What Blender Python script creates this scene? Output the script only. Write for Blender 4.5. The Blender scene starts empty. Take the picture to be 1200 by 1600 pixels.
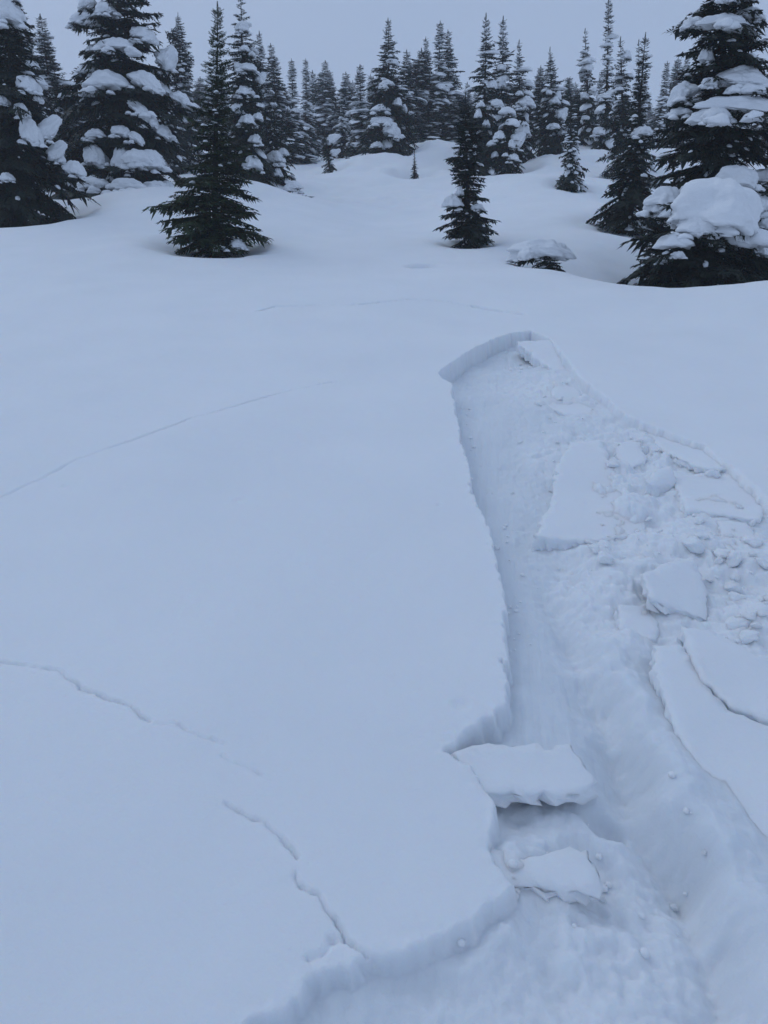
import bpy, math, random
import numpy as np

# ------------------------------------------------------------------ camera, sky, sun, exposure
R = math.radians
scene = bpy.context.scene
COL = scene.collection
CAM_Z = 1.65
PITCH = -19.3                     # degrees below the horizontal
FPX = 1164.0                      # focal length in pixels of the 1200x1600 photograph
cam_data = bpy.data.cameras.new('camera')
cam = bpy.data.objects.new('camera', cam_data)
COL.objects.link(cam)
cam.location = (0, 0, CAM_Z)
cam.rotation_euler = (R(90 + PITCH), 0, 0)
cam_data.sensor_fit = 'VERTICAL'
cam_data.angle = 2 * math.atan(800 / FPX)
cam_data.clip_start = 0.05
cam_data.clip_end = 2000
scene.camera = cam

SUN_EL, SUN_AZ = 50, 52           # soft light from ahead and to the left, behind thin cloud
world = bpy.data.worlds.new('World')
scene.world = world
world.use_nodes = True
wn = world.node_tree
wn.nodes.clear()
w_out = wn.nodes.new('ShaderNodeOutputWorld')
w_sky = wn.nodes.new('ShaderNodeTexSky')
w_sky.sky_type = 'NISHITA'
w_sky.sun_disc = False
w_sky.sun_elevation = R(SUN_EL)
w_sky.sun_rotation = R(-SUN_AZ)
w_sky.dust_density = 6.0
w_b1 = wn.nodes.new('ShaderNodeBackground')
w_b1.inputs['Strength'].default_value = 0.08
w_b2 = wn.nodes.new('ShaderNodeBackground')      # the even cloud layer
w_b2.inputs['Color'].default_value = (0.362, 0.472, 0.682, 1)
w_b2.inputs['Strength'].default_value = 1.0
w_mix = wn.nodes.new('ShaderNodeMixShader')
w_mix.inputs[0].default_value = 0.90
wn.links.new(w_sky.outputs[0], w_b1.inputs['Color'])
wn.links.new(w_b1.outputs[0], w_mix.inputs[1])
wn.links.new(w_b2.outputs[0], w_mix.inputs[2])
wn.links.new(w_mix.outputs[0], w_out.inputs['Surface'])

sun_data = bpy.data.lights.new('sun', 'SUN')
sun_data.energy = 0.42
sun_data.angle = R(40)
sun_data.color = (0.70, 0.85, 1.0)
sun = bpy.data.objects.new('sun', sun_data)
COL.objects.link(sun)
sun.rotation_euler = (R(-(90 - SUN_EL)), 0, R(SUN_AZ))
sun.location = (-8, 20, 30)

scene.view_settings.view_transform = 'Standard'
scene.view_settings.look = 'None'
scene.view_settings.exposure = 0.0
scene.view_settings.gamma = 1.0
scene.view_settings.use_curve_mapping = False
scene.render.engine = 'CYCLES'
scene.cycles.max_bounces = 6
scene.cycles.diffuse_bounces = 3
scene.cycles.volume_bounces = 1
scene.cycles.use_denoising = True
scene.cycles.use_adaptive_sampling = True
scene.cycles.adaptive_threshold = 0.02
scene.cycles.adaptive_min_samples = 20

# ------------------------------------------------------------------ helpers
rng = np.random.default_rng(11)
random.seed(5)
_p = R(PITCH)
_cp, _sp = math.cos(_p), math.sin(_p)
SLOPE = math.tan(R(6.0))          # the near slope rises away from the camera


def ray(px, py):
    u = (px - 600) / FPX
    v = -(py - 800) / FPX
    return np.array([u, _cp - v * _sp, _sp + v * _cp])


def at(px, py, Y):
    """point at distance Y (metres ahead) on the line of sight of a photograph pixel"""
    d = ray(px, py)
    return np.array([0, 0, CAM_Z]) + d * (Y / d[1])


def on_plane(px, py, lift=0.0):
    """where that line of sight meets the near slope, raised by lift"""
    d = ray(px, py)
    t = (CAM_Z - lift) / (SLOPE * d[1] - d[2])
    return np.array([0, 0, CAM_Z]) + d * t


def sstep(a, b, x):
    t = np.clip((x - a) / (b - a), 0, 1)
    return t * t * (3 - 2 * t)


def _hash(ix, iy, seed):
    h = (ix.astype(np.int64) * 374761393 + iy.astype(np.int64) * 668265263 + seed * 974711) & 0xFFFFFFFF
    h = ((h ^ (h >> 13)) * 1274126177) & 0xFFFFFFFF
    h = (h ^ (h >> 16)) & 0xFFFFFF
    return h / float(0xFFFFFF)


def vnoise(x, y, seed=0):
    xi = np.floor(x); yi = np.floor(y)
    fx = x - xi; fy = y - yi
    fx = fx * fx * fx * (fx * (fx * 6 - 15) + 10); fy = fy * fy * fy * (fy * (fy * 6 - 15) + 10)
    a = _hash(xi, yi, seed); b = _hash(xi + 1, yi, seed)
    c = _hash(xi, yi + 1, seed); d = _hash(xi + 1, yi + 1, seed)
    return (a + (b - a) * fx + (c - a) * fy + (a - b - c + d) * fx * fy) * 2 - 1


def fbm(x, y, seed=0, octv=4, gain=0.5):
    s = 0; amp = 1; tot = 0
    ca, sa = math.cos(0.6), math.sin(0.6)
    for o in range(octv):
        s = s + amp * vnoise(x, y, seed + o * 17); tot += amp
        x, y = (x * ca - y * sa) * 2.03, (x * sa + y * ca) * 2.03
        amp *= gain
    return s / tot


def worley(x, y, seed=0):
    xi = np.floor(x); yi = np.floor(y)
    best = np.full(x.shape, 9.0)
    for dx in (-1, 0, 1):
        for dy in (-1, 0, 1):
            cx = xi + dx; cy = yi + dy
            px_ = cx + _hash(cx, cy, seed); py_ = cy + _hash(cx, cy, seed + 7)
            best = np.minimum(best, (x - px_) ** 2 + (y - py_) ** 2)
    return np.sqrt(best)


def seg_dist(X, Y, pts):
    """distance to a polyline, the parameter along it (0..1) and the side (+ left)"""
    best = np.full(X.shape, 1e9); par = np.zeros(X.shape); side = np.zeros(X.shape)
    n = len(pts) - 1
    for i in range(n):
        ax, ay = pts[i]; bx, by = pts[i + 1]
        ex, ey = bx - ax, by - ay
        L2 = ex * ex + ey * ey + 1e-12
        t = np.clip(((X - ax) * ex + (Y - ay) * ey) / L2, 0, 1)
        dx = X - ax - t * ex; dy = Y - ay - t * ey
        d = np.sqrt(dx * dx + dy * dy)
        m = d < best
        best = np.where(m, d, best)
        par = np.where(m, (i + t) / n, par)
        side = np.where(m, ex * dy - ey * dx, side)
    return best, par, np.sign(side)


def inside_poly(X, Y, pts):
    c = np.zeros(X.shape, bool)
    n = len(pts)
    for i in range(n):
        ax, ay = pts[i]; bx, by = pts[(i + 1) % n]
        if ay == by:
            continue
        m = ((ay > Y) != (by > Y)) & (X < (bx - ax) * (Y - ay) / (by - ay) + ax)
        c ^= m
    return c


def mesh_from(name, V, F):
    V = np.asarray(V, dtype=np.float32); F = np.asarray(F, dtype=np.int32)
    me = bpy.data.meshes.new(name)
    me.vertices.add(len(V)); me.vertices.foreach_set('co', V.ravel())
    k = F.shape[1]
    me.loops.add(F.size); me.loops.foreach_set('vertex_index', F.ravel())
    me.polygons.add(len(F))
    me.polygons.foreach_set('loop_start', np.arange(0, F.size, k, dtype=np.int32))
    me.polygons.foreach_set('loop_total', np.full(len(F), k, dtype=np.int32))
    me.update(calc_edges=True)
    me.validate()
    return me


def link(name, me, mat=None, parent=None, smooth=True, loc=(0, 0, 0)):
    o = bpy.data.objects.new(name, me)
    COL.objects.link(o)
    if mat is not None and me is not None and not me.materials:
        me.materials.append(mat)
    if me is not None and smooth:
        me.polygons.foreach_set('use_smooth', np.ones(len(me.polygons), bool))
    o.location = loc
    if parent is not None:
        o.parent = parent
    return o


def tag(o, label=None, cat=None, group=None, kind=None):
    if label: o['label'] = label
    if cat: o['category'] = cat
    if group: o['group'] = group
    if kind: o['kind'] = kind
    return o


# ------------------------------------------------------------------ materials
def new_mat(name):
    m = bpy.data.materials.new(name); m.use_nodes = True
    nt = m.node_tree
    return m, nt, nt.nodes['Principled BSDF']


def snow_material(name, grain, bump, sss=0.6):
    m, nt, b = new_mat(name)
    b.inputs['Roughness'].default_value = 0.75
    b.inputs['Specular IOR Level'].default_value = 0.2
    b.inputs['Subsurface Weight'].default_value = sss
    b.inputs['Subsurface Radius'].default_value = (0.55, 0.78, 1.0)
    b.inputs['Subsurface Scale'].default_value = 0.05
    tc = nt.nodes.new('ShaderNodeTexCoord')
    n0 = nt.nodes.new('ShaderNodeTexNoise'); n0.inputs['Scale'].default_value = 1.1; n0.inputs['Detail'].default_value = 5
    ra = nt.nodes.new('ShaderNodeValToRGB')
    ra.color_ramp.elements[0].position = 0.3; ra.color_ramp.elements[1].position = 0.7
    ra.color_ramp.elements[0].color = (0.80, 0.82, 0.845, 1); ra.color_ramp.elements[1].color = (0.845, 0.86, 0.88, 1)
    at_ = nt.nodes.new('ShaderNodeAttribute'); at_.attribute_name = 'trench_tone'      # mask for a greyer tone on the smooth trench floor
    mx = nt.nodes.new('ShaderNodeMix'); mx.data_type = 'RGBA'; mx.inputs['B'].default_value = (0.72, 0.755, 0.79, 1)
    n1 = nt.nodes.new('ShaderNodeTexNoise'); n1.inputs['Scale'].default_value = grain; n1.inputs['Detail'].default_value = 6
    n1.inputs['Roughness'].default_value = 0.65
    n2 = nt.nodes.new('ShaderNodeTexNoise'); n2.inputs['Scale'].default_value = grain * 0.12; n2.inputs['Detail'].default_value = 4
    ad = nt.nodes.new('ShaderNodeMath'); ad.operation = 'MULTIPLY_ADD'; ad.inputs[1].default_value = 3.0
    bp = nt.nodes.new('ShaderNodeBump'); bp.inputs['Strength'].default_value = 1.0
    bp.inputs['Distance'].default_value = bump
    L = nt.links.new
    L(tc.outputs['Object'], n0.inputs['Vector']); L(tc.outputs['Object'], n1.inputs['Vector']); L(tc.outputs['Object'], n2.inputs['Vector'])
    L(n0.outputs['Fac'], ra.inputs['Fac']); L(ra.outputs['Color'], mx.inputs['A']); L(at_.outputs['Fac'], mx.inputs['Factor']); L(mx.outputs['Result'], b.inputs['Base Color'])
    L(n2.outputs['Fac'], ad.inputs[0]); L(n1.outputs['Fac'], ad.inputs[2])
    L(ad.outputs[0], bp.inputs['Height']); L(bp.outputs['Normal'], b.inputs['Normal'])
    return m


def foliage_material(name, c0, c1, scale=5.0):
    m, nt, b = new_mat(name)
    b.inputs['Roughness'].default_value = 0.65
    b.inputs['Specular IOR Level'].default_value = 0.25
    tc = nt.nodes.new('ShaderNodeTexCoord')
    n = nt.nodes.new('ShaderNodeTexNoise'); n.inputs['Scale'].default_value = scale; n.inputs['Detail'].default_value = 4
    ra = nt.nodes.new('ShaderNodeValToRGB')
    ra.color_ramp.elements[0].position = 0.3; ra.color_ramp.elements[1].position = 0.75
    ra.color_ramp.elements[0].color = (*c0, 1); ra.color_ramp.elements[1].color = (*c1, 1)
    nt.links.new(tc.outputs['Object'], n.inputs['Vector']); nt.links.new(n.outputs['Fac'], ra.inputs['Fac'])
    nt.links.new(ra.outputs['Color'], b.inputs['Base Color'])
    return m


def bark_material():
    m, nt, b = new_mat('bark')
    b.inputs['Roughness'].default_value = 0.9
    tc = nt.nodes.new('ShaderNodeTexCoord')
    mp = nt.nodes.new('ShaderNodeMapping'); mp.inputs['Scale'].default_value = (12, 12, 2.5)
    n = nt.nodes.new('ShaderNodeTexNoise'); n.inputs['Scale'].default_value = 3; n.inputs['Detail'].default_value = 6
    ra = nt.nodes.new('ShaderNodeValToRGB')
    ra.color_ramp.elements[0].color = (0.018, 0.015, 0.013, 1); ra.color_ramp.elements[1].color = (0.07, 0.058, 0.05, 1)
    bp = nt.nodes.new('ShaderNodeBump'); bp.inputs['Distance'].default_value = 0.02
    L = nt.links.new
    L(tc.outputs['Object'], mp.inputs['Vector']); L(mp.outputs[0], n.inputs['Vector']); L(n.outputs['Fac'], ra.inputs['Fac'])
    L(ra.outputs['Color'], b.inputs['Base Color']); L(n.outputs['Fac'], bp.inputs['Height']); L(bp.outputs['Normal'], b.inputs['Normal'])
    return m


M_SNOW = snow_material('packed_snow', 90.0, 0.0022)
M_LUMP = snow_material('loose_snow', 4.0, 0.004)
M_PAD = snow_material('tree_snow', 14.0, 0.010, 0.0)
M_FIR = foliage_material('fir_needles', (0.006, 0.010, 0.008), (0.022, 0.032, 0.022))
M_GREEN = foliage_material('young_fir_needles', (0.007, 0.014, 0.007), (0.045, 0.070, 0.026))
M_FAR = foliage_material('far_fir_needles', (0.007, 0.011, 0.010), (0.022, 0.030, 0.026), 2.0)
M_BARK = bark_material()

# ------------------------------------------------------------------ the snow ground
# sight points (pixel x, pixel y, metres ahead) that the slopes behind the near one pass through
CTRL = [
    (0, 345, 18), (150, 307, 22), (260, 300, 22), (365, 283, 23), (-200, 330, 19),
    (0, 300, 26), (100, 270, 30), (330, 390, 14.5), (200, 380, 14.5), (60, 400, 13),
    (440, 330, 19), (450, 300, 24), (500, 400, 14), (600, 350, 20), (560, 300, 26), (600, 264, 32), (540, 268, 31),
    (645, 242, 35), (700, 244, 34), (480, 285, 28), (455, 256, 40), (468, 246, 45), (405, 262, 33), (520, 262, 34),
    (740, 300, 24), (735, 380, 15.3), (660, 425, 11.8), (800, 400, 14), (880, 420, 12.4), (950, 440, 11.2), (1010, 450, 10.6),
    (1100, 444, 10.3), (1200, 435, 10.0), (1300, 428, 10.0),
    (960, 425, 13.5), (930, 380, 15), (950, 352, 17.3), (880, 300, 22), (800, 263, 30), (900, 232, 34), (820, 340, 18.5),
    (1010, 360, 17), (1060, 330, 20), (1190, 300, 20), (960, 265, 28), (990, 240, 33), (1100, 250, 32),
]
pts = [at(*c) for c in CTRL]
pts += [np.array([4.6, 12.8, 0.72]), np.array([5.6, 13.4, 0.95]), np.array([3.3, 13.0, 1.05])]
for x in (-9, -5, -2, 1, 3.5):
    for y in (-6, -1, 3, 6, 8.5):
        pts.append(np.array([x, y, SLOPE * y]))
for y in (-6, -1, 4):
    pts.append(np.array([8.0, y, SLOPE * y + 0.1]))
pts += [np.array(p) for p in ((-14, 45, 7.2), (0, 44, 5.9), (12, 44, 6.6), (-30, 60, 9.5), (-5, 62, 8.2), (15, 62, 8.6), (40, 60, 9.5),
                              (-30, 10, 1.6), (30, 10, 2.2), (-35, 35, 5.5), (35, 35, 6.0), (-60, -30, -3), (60, -30, -3),
                              (0, -40, -4), (-70, 90, 13), (0, 95, 12), (70, 90, 13), (-160, 60, 9), (160, 60, 9),
                              (0, 190, 20), (-160, 190, 20), (160, 190, 20), (-160, -100, -10), (160, -100, -10), (0, -100, -10))]
CP = np.array(pts)


def _tps(r2):
    return 0.5 * r2 * np.log(r2 + 1e-9)


_n = len(CP)
_A = np.zeros((_n + 3, _n + 3))
_d2 = (CP[:, None, 0] - CP[None, :, 0]) ** 2 + (CP[:, None, 1] - CP[None, :, 1]) ** 2
_A[:_n, :_n] = _tps(_d2) + np.eye(_n) * 0.6
_A[:_n, _n] = 1; _A[:_n, _n + 1:] = CP[:, :2]
_A[_n, :_n] = 1; _A[_n + 1:, :_n] = CP[:, :2].T
_sol = np.linalg.solve(_A, np.concatenate([CP[:, 2], np.zeros(3)]))


def base_height(X, Y):
    X = np.asarray(X, float); Y = np.asarray(Y, float)
    z = _sol[_n] + _sol[_n + 1] * X + _sol[_n + 2] * Y
    for i in range(_n):
        z = z + _sol[i] * _tps((X - CP[i, 0]) ** 2 + (Y - CP[i, 1]) ** 2)
    near = SLOPE * Y
    k = sstep(7.0, 10.0, Y) + sstep(4.0, 8.0, np.abs(X - 0.5)) * 0.6
    k = np.clip(k, 0, 1)
    z = near + (z - near) * k
    far = sstep(12, 26, Y)
    z = z + far * (0.26 * fbm(X * 0.36, Y * 0.36, 3, 3) + 0.32 * fbm(X * 0.16 + 9, Y * 0.16, 5, 2))
    z = z + 0.012 * fbm(X * 0.8, Y * 0.8, 8, 2) + 0.05 * sstep(3, 10, Y) * fbm(X * 0.35, Y * 0.35, 21, 2)
    return z


TREE_WELLS = []                    # (x, y, radius, depth, rim) hollows round stems


def plan(poly):
    return [tuple(on_plane(*p)[:2]) for p in poly]


TRENCH = [(682, 583), (704, 596), (712, 640), (720, 690), (733, 730), (738, 765), (765, 822), (776, 870), (788, 920), (790, 970), (794, 1015),
          (796, 1060), (794, 1104), (765, 1122), (735, 1142), (692, 1172), (735, 1196), (764, 1232), (778, 1262), (762, 1310), (775, 1345), (800, 1382),
          (770, 1415), (740, 1444), (700, 1460), (660, 1472), (620, 1488), (578, 1499), (535, 1512), (495, 1528), (470, 1560), (430, 1578),
          (390, 1600), (300, 1680), (200, 1900), (1500, 1900), (1700, 1300), (1500, 1000), (1290, 860), (1200, 785), (1148, 735), (1095, 694),
          (1035, 672), (975, 648), (935, 612), (905, 588), (880, 552), (858, 527), (830, 514), (800, 517), (765, 530), (735, 546), (710, 563)]
DEPTH = [(730, 600, .165), (760, 700, .165), (785, 800, .15), (815, 900, .13), (825, 1000, .11), (840, 1080, .09), (800, 545, .17), (750, 575, .18),
         (845, 560, .10), (880, 620, .075), (900, 680, .07), (850, 760, .12), (960, 760, .065), (980, 860, .07), (920, 900, .09), (960, 980, .10),
         (830, 800, .165), (870, 890, .15), (900, 960, .15), (960, 1060, .165), (1000, 1150, .18), (1080, 1300, .185), (1150, 1450, .17), (1185, 1600, .16),
         (1000, 1050, .09), (1065, 1170, .08), (1140, 1300, .08), (1215, 1420, .07), (1260, 1550, .06),
         (1150, 1050, .085), (1160, 1200, .09), (1230, 1320, .08), (1000, 690, .055), (1080, 720, .05), (1140, 770, .045), (1195, 830, .045),
         (1300, 950, .04), (1400, 1200, .05), (1100, 850, .065), (1180, 930, .07), (950, 640, .055), (900, 575, .065),
         (850, 1290, .11), (860, 1130, .085), (950, 1270, .15), (990, 1370, .135), (900, 1450, .11), (800, 1500, .09), (720, 1530, .085), (1000, 1500, .11),
         (600, 1540, .048), (600, 1590, .055), (680, 1490, .05), (760, 1450, .055), (1090, 1560, .11), (1110, 1420, .13), (790, 1330, .06), (1050, 1390, .14), (500, 1590, .048), (540, 1525, .045)]
# how broken up the snow is (pixel x, pixel y, roughness 0..1)
ROUGH = [(720, 640, .02), (745, 700, .02), (770, 780, .03), (800, 860, .05), (780, 640, .03), (805, 720, .04), (840, 1000, .08), (820, 960, .08), (860, 1050, .08),
         (740, 620, .06), (770, 720, .08), (800, 850, .12), (830, 950, .2), (830, 1060, .08), (860, 600, .6), (870, 700, .7), (980, 760, .9), (1020, 860, .55),
         (920, 870, .8), (960, 930, .7), (900, 990, .5), (960, 1080, .45), (1040, 1160, .25), (1120, 1300, .2), (1120, 870, 1.0), (1150, 930, .9), (1180, 980, .7),
         (1010, 710, .9), (950, 620, .5), (1150, 1150, .05), (1100, 1050, .05), (1080, 770, .6), (1160, 790, .3), (1000, 1200, .4), (1060, 1330, .8),
         (900, 1300, .5), (950, 1400, .75), (850, 1450, .5), (1000, 1500, .7), (700, 1550, .4), (1100, 1500, .6), (560, 1570, .1), (870, 1120, .12),
         (1190, 850, .6), (820, 540, .25), (1170, 1420, .3)]
CRACKS = [  # polyline, groove depth, groove half width, drop of the near side
    ([(-40, 1028), (0, 1037), (60, 1045), (85, 1049), (104, 1058), (125, 1076), (160, 1088), (200, 1102), (218, 1118), (235, 1128)], .022, .0042, .001),
    ([(235, 1131), (258, 1133), (275, 1129), (300, 1146), (330, 1154), (356, 1166)], .010, .005, .001),
    ([(345, 1180), (362, 1192), (400, 1205), (430, 1222)], .008, .005, 0.0),
    ([(345, 1254), (370, 1268), (390, 1278), (412, 1286), (436, 1308), (460, 1328), (470, 1347)], .020, .0042, .001),
    ([(460, 1364), (468, 1382), (482, 1393), (498, 1399), (510, 1422), (525, 1442), (540, 1466), (560, 1484), (582, 1496)], .024, .0045, .002),
    ([(475, 1500), (500, 1490), (515, 1470), (540, 1466)], .014, .008, .004),
    ([(-20, 787), (0, 778), (60, 750), (110, 722), (150, 707), (200, 690), (250, 672), (300, 653), (350, 640), (400, 625), (450, 611), (500, 600), (550, 592)], .017, .0060, .001),
    ([(400, 489), (430, 482), (500, 480), (560, 480), (640, 474), (700, 476), (740, 482)], .045, .013, .004),
    ([(735, 480), (765, 484), (790, 487), (822, 491)], .08, .018, .010),
    ([(600, 612), (640, 612), (690, 604)], .006, .008, .0),
    ([(782, 1030), (796, 1034)], .03, .008, .0),
    ([(1150, 738), (1180, 765), (1215, 800)], .025, .010, .006),
]
TRACK = [(810, 560), (812, 640), (818, 720), (828, 800), (850, 860), (900, 950), (960, 1060), (1000, 1150), (1060, 1270), (1130, 1390), (1165, 1480), (1185, 1600), (1200, 1750)]
DENTS = [(662, 425, .20, .36), (956, 1224, .055, .06), (255, 546, .03, .012), (375, 780, .035, .006), (686, 787, .016, .008), (720, 1100, .03, .008), (100, 760, .02, .006)]


def idw(X, Y, table, scale=0.0):
    q = np.array([[*on_plane(a, b)[:2], v] for a, b, v in table])
    num = np.zeros(X.shape); den = np.zeros(X.shape)
    for x, y, v in q:
        w = 1.0 / (((X - x) ** 2 + (0.75 * (Y - y)) ** 2) + 0.003) ** 1.6
        num += w * v; den += w
    return num / den


def snow_height(X, Y, tone=None):
    """ground with the broken slab, cracks, dents and tree wells"""
    z = base_height(X, Y)
    for (wx, wy, wr, wd, rim) in TREE_WELLS:
        r = np.sqrt((X - wx) ** 2 + (Y - wy) ** 2) / wr
        m = r < 3
        if m.any():
            z = np.where(m, z + 0.07 * fbm(X * 2.2, Y * 2.2, 90, 3) * np.exp(-r * r * .6) - wd * np.exp(-(r ** 2) * 1.2) + rim * np.exp(-((r - 1.5) ** 2) * 4), z)
    for a, b, r0, d in DENTS:
        p = on_plane(a, b)
        r = ((X - p[0]) ** 2 + ((Y - p[1])) ** 2) / r0 ** 2
        z = z - d * np.exp(-r ** 2)
    m = (np.abs(X) < 9) & (Y > 0.3) & (Y < 10.4)
    if m.any():
        x = X[m]; y = Y[m]; dz = np.zeros(x.shape)
        for poly, dep, hw, drop in CRACKS:
            pl = plan(poly)
            n1 = fbm(x * 16, y * 16, 40, 3) * 0.010
            d, t, s = seg_dist(x + n1, y + fbm(x * 16 + 5, y * 16, 44, 3) * 0.010, pl)
            ends = sstep(0, .05, t) * sstep(1, .95, t)
            wv = 0.55 + 0.6 * sstep(-.5, .6, vnoise(t * len(poly) * 1.4, t * 0 + dep * 99, 3))
            dz -= dep * wv * (0.15 + 0.85 * ends) * np.exp(-(d / (hw * (0.6 + 0.5 * wv))) ** 2)
            if drop:
                dz -= drop * ends * np.exp(-d / 0.22) * (s < 0)
        # the broken-out trench
        pl = plan(TRENCH)
        n = fbm(x * 5, y * 5, 50, 2) * 0.014 + fbm(x * 18, y * 18, 52, 4, .55) * 0.020
        d, _, _ = seg_dist(x, y, pl + pl[:1])
        sd = np.where(inside_poly(x, y, pl), -d, d) + n
        dep = idw(x, y, DEPTH); ro = idw(x, y, ROUGH)
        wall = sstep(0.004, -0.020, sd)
        lump = fbm(x * 5.0, y * 5.0, 60, 5, 0.55)
        cell = worley(x * 9 + fbm(x * 8, y * 8, 63, 2) * 0.6, y * 9, 61)
        cell2 = worley(x * 23 + fbm(x * 20, y * 20, 64, 2) * .5, y * 23, 66)
        rel = ro * (0.098 * lump + 0.022 * (0.45 - cell) + 0.016 * (0.45 - cell2) * sstep(.3, .7, ro))
        rel += 0.022 * fbm(x * 2.6, y * 2.6, 70, 3)
        rel += 0.0040 * fbm(x * 40, y * 30, 72, 3) * (0.4 + ro)
        # scraped streaks along the ski track
        rel += 0.007 * fbm(x * 30 - y * 4.0, y * 2.2, 75, 3) * (1 - ro)
        fade = sstep(0.0, -0.06, sd)
        # the ski track's right bank: a crease with packed snow pushed up beside it
        d2, t2, s2 = seg_dist(x + 0.05 * fbm(x * 5, y * 5, 80, 4), y, plan(TRACK))
        sr = s2 * d2
        hb = 0.008 + 0.095 * sstep(.32, .62, t2)
        rel += hb * (sstep(-0.045, 0.085, sr) * np.exp(-(np.maximum(sr, 0) / 0.19) ** 2) - 0.60 * np.exp(-((sr + 0.03) / 0.065) ** 2))
        rel += 0.010 * np.exp(-(sr / .1) ** 2) * fbm(x * 24, y * 24, 83, 3)
        dz += wall * (-dep) + fade * rel
        # loose rim
        dz += 0.006 * np.exp(-(sd / 0.04) ** 2) * (fbm(x * 30, y * 30, 78, 3) - .1) * (sd > 0)
        z = z.copy(); z[m] += dz
        if tone is not None:
            tone[m] = wall * (1 - 0.75 * sstep(.15, .6, ro))  # greyer inside the trench edge, less so where the snow is rough
    return z


def span(lo, hi, step):
    """grid lines from lo to hi; step may be a number or a function of the position"""
    out = [lo]
    while out[-1] < hi:
        out.append(out[-1] + (step(out[-1]) if callable(step) else step))
    return np.array(out)


def build_ground():
    """one sheet: a fine field round the trench, a middle field among the trees, a coarse field to the horizon"""
    near = (span(-2.8, 2.9, lambda x: 0.0055 if -1.5 < x < 1.75 else 0.010), span(0.95, 10.0, lambda y: 0.0030 * y + 0.0019))
    mid = (span(-26, 28, lambda x: 0.09 if -6 < x < 8 else 0.22), span(-4, 56, lambda y: 0.30 if y < .9 else (0.08 if y < 18 else (0.14 if y < 30 else 0.26))))
    far = (span(-170, 170, 3.4), span(-60, 200, 3.4))
    fields = [near, mid, far]
    for lev in (1, 2):                       # the coarser lines run exactly along the finer field's border
        fx, fy = fields[lev - 1]
        out = []
        for q, f in zip(fields[lev], (fx, fy)):
            q = q[(np.abs(q - f[0]) > .03) & (np.abs(q - f[-1]) > .03)]
            out.append(np.sort(np.concatenate([q, [f[0], f[-1]]])))
        fields[lev] = tuple(out)
    VV = []; FF = []; TONES = []; k = 0; ZS = []
    for lev, (xs, ys) in enumerate(fields):
        X, Y = np.meshgrid(xs, ys)
        tone = np.zeros(X.size)
        ZS.append(snow_height(X.ravel(), Y.ravel(), tone).reshape(X.shape)); TONES.append(tone)
    for lev in (0, 1):                       # and the finer border follows the coarser edges, so the sheet is closed
        xs, ys = fields[lev]; cx, cy = fields[lev + 1]; C = ZS[lev + 1]; Z = ZS[lev]
        i0, i1 = int(np.argmin(np.abs(cx - xs[0]))), int(np.argmin(np.abs(cx - xs[-1])))
        j0, j1 = int(np.argmin(np.abs(cy - ys[0]))), int(np.argmin(np.abs(cy - ys[-1])))
        Z[0, :] = np.interp(xs, cx, C[j0]); Z[-1, :] = np.interp(xs, cx, C[j1])
        Z[:, 0] = np.interp(ys, cy, C[:, i0]); Z[:, -1] = np.interp(ys, cy, C[:, i1])
    for lev, (xs, ys) in enumerate(fields):
        X, Y = np.meshgrid(xs, ys)
        nx, ny = len(xs), len(ys)
        i = np.arange(nx * (ny - 1)).reshape(ny - 1, nx)[:, :-1].ravel()
        F = np.stack([i, i + 1, i + 1 + nx, i + nx], 1)
        if lev:
            fx, fy = fields[lev - 1]
            cx = X.ravel()[F].mean(1); cy = Y.ravel()[F].mean(1)
            F = F[~((cx > fx[0]) & (cx < fx[-1]) & (cy > fy[0]) & (cy < fy[-1]))]
        VV.append(np.stack([X.ravel(), Y.ravel(), ZS[lev].ravel()], 1)); FF.append(F + k); k += nx * ny
        print('ground field', lev, nx, ny)
    me = mesh_from('snow_ground', np.concatenate(VV), np.concatenate(FF))
    at_ = me.attributes.new('trench_tone', 'FLOAT', 'POINT')
    at_.data.foreach_set('value', np.concatenate(TONES).astype(np.float32))
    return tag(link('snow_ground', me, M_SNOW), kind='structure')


# ------------------------------------------------------------------ broken slabs and lumps in the trench
def jitter_outline(P, step, amp, seed):
    """resample a closed plan outline and make it ragged"""
    r = np.random.default_rng(seed)
    out = []
    n = len(P)
    for i in range(n):
        a = np.array(P[i]); b = np.array(P[(i + 1) % n])
        L = np.linalg.norm(b - a); k = max(1, int(L / step))
        nrm = np.array([b[1] - a[1], a[0] - b[0]]) / (L + 1e-9)
        for j in range(k):
            t = j / k
            q = a + (b - a) * t
            q = q + nrm * (0.018 * float(fbm(np.array([q[0] * 9]), np.array([q[1] * 9]), seed, 3)[0]))
            q = q + nrm * (r.normal() * amp * (0.4 if j == 0 else 1.0))
            out.append(q)
    return np.array(out)


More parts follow.
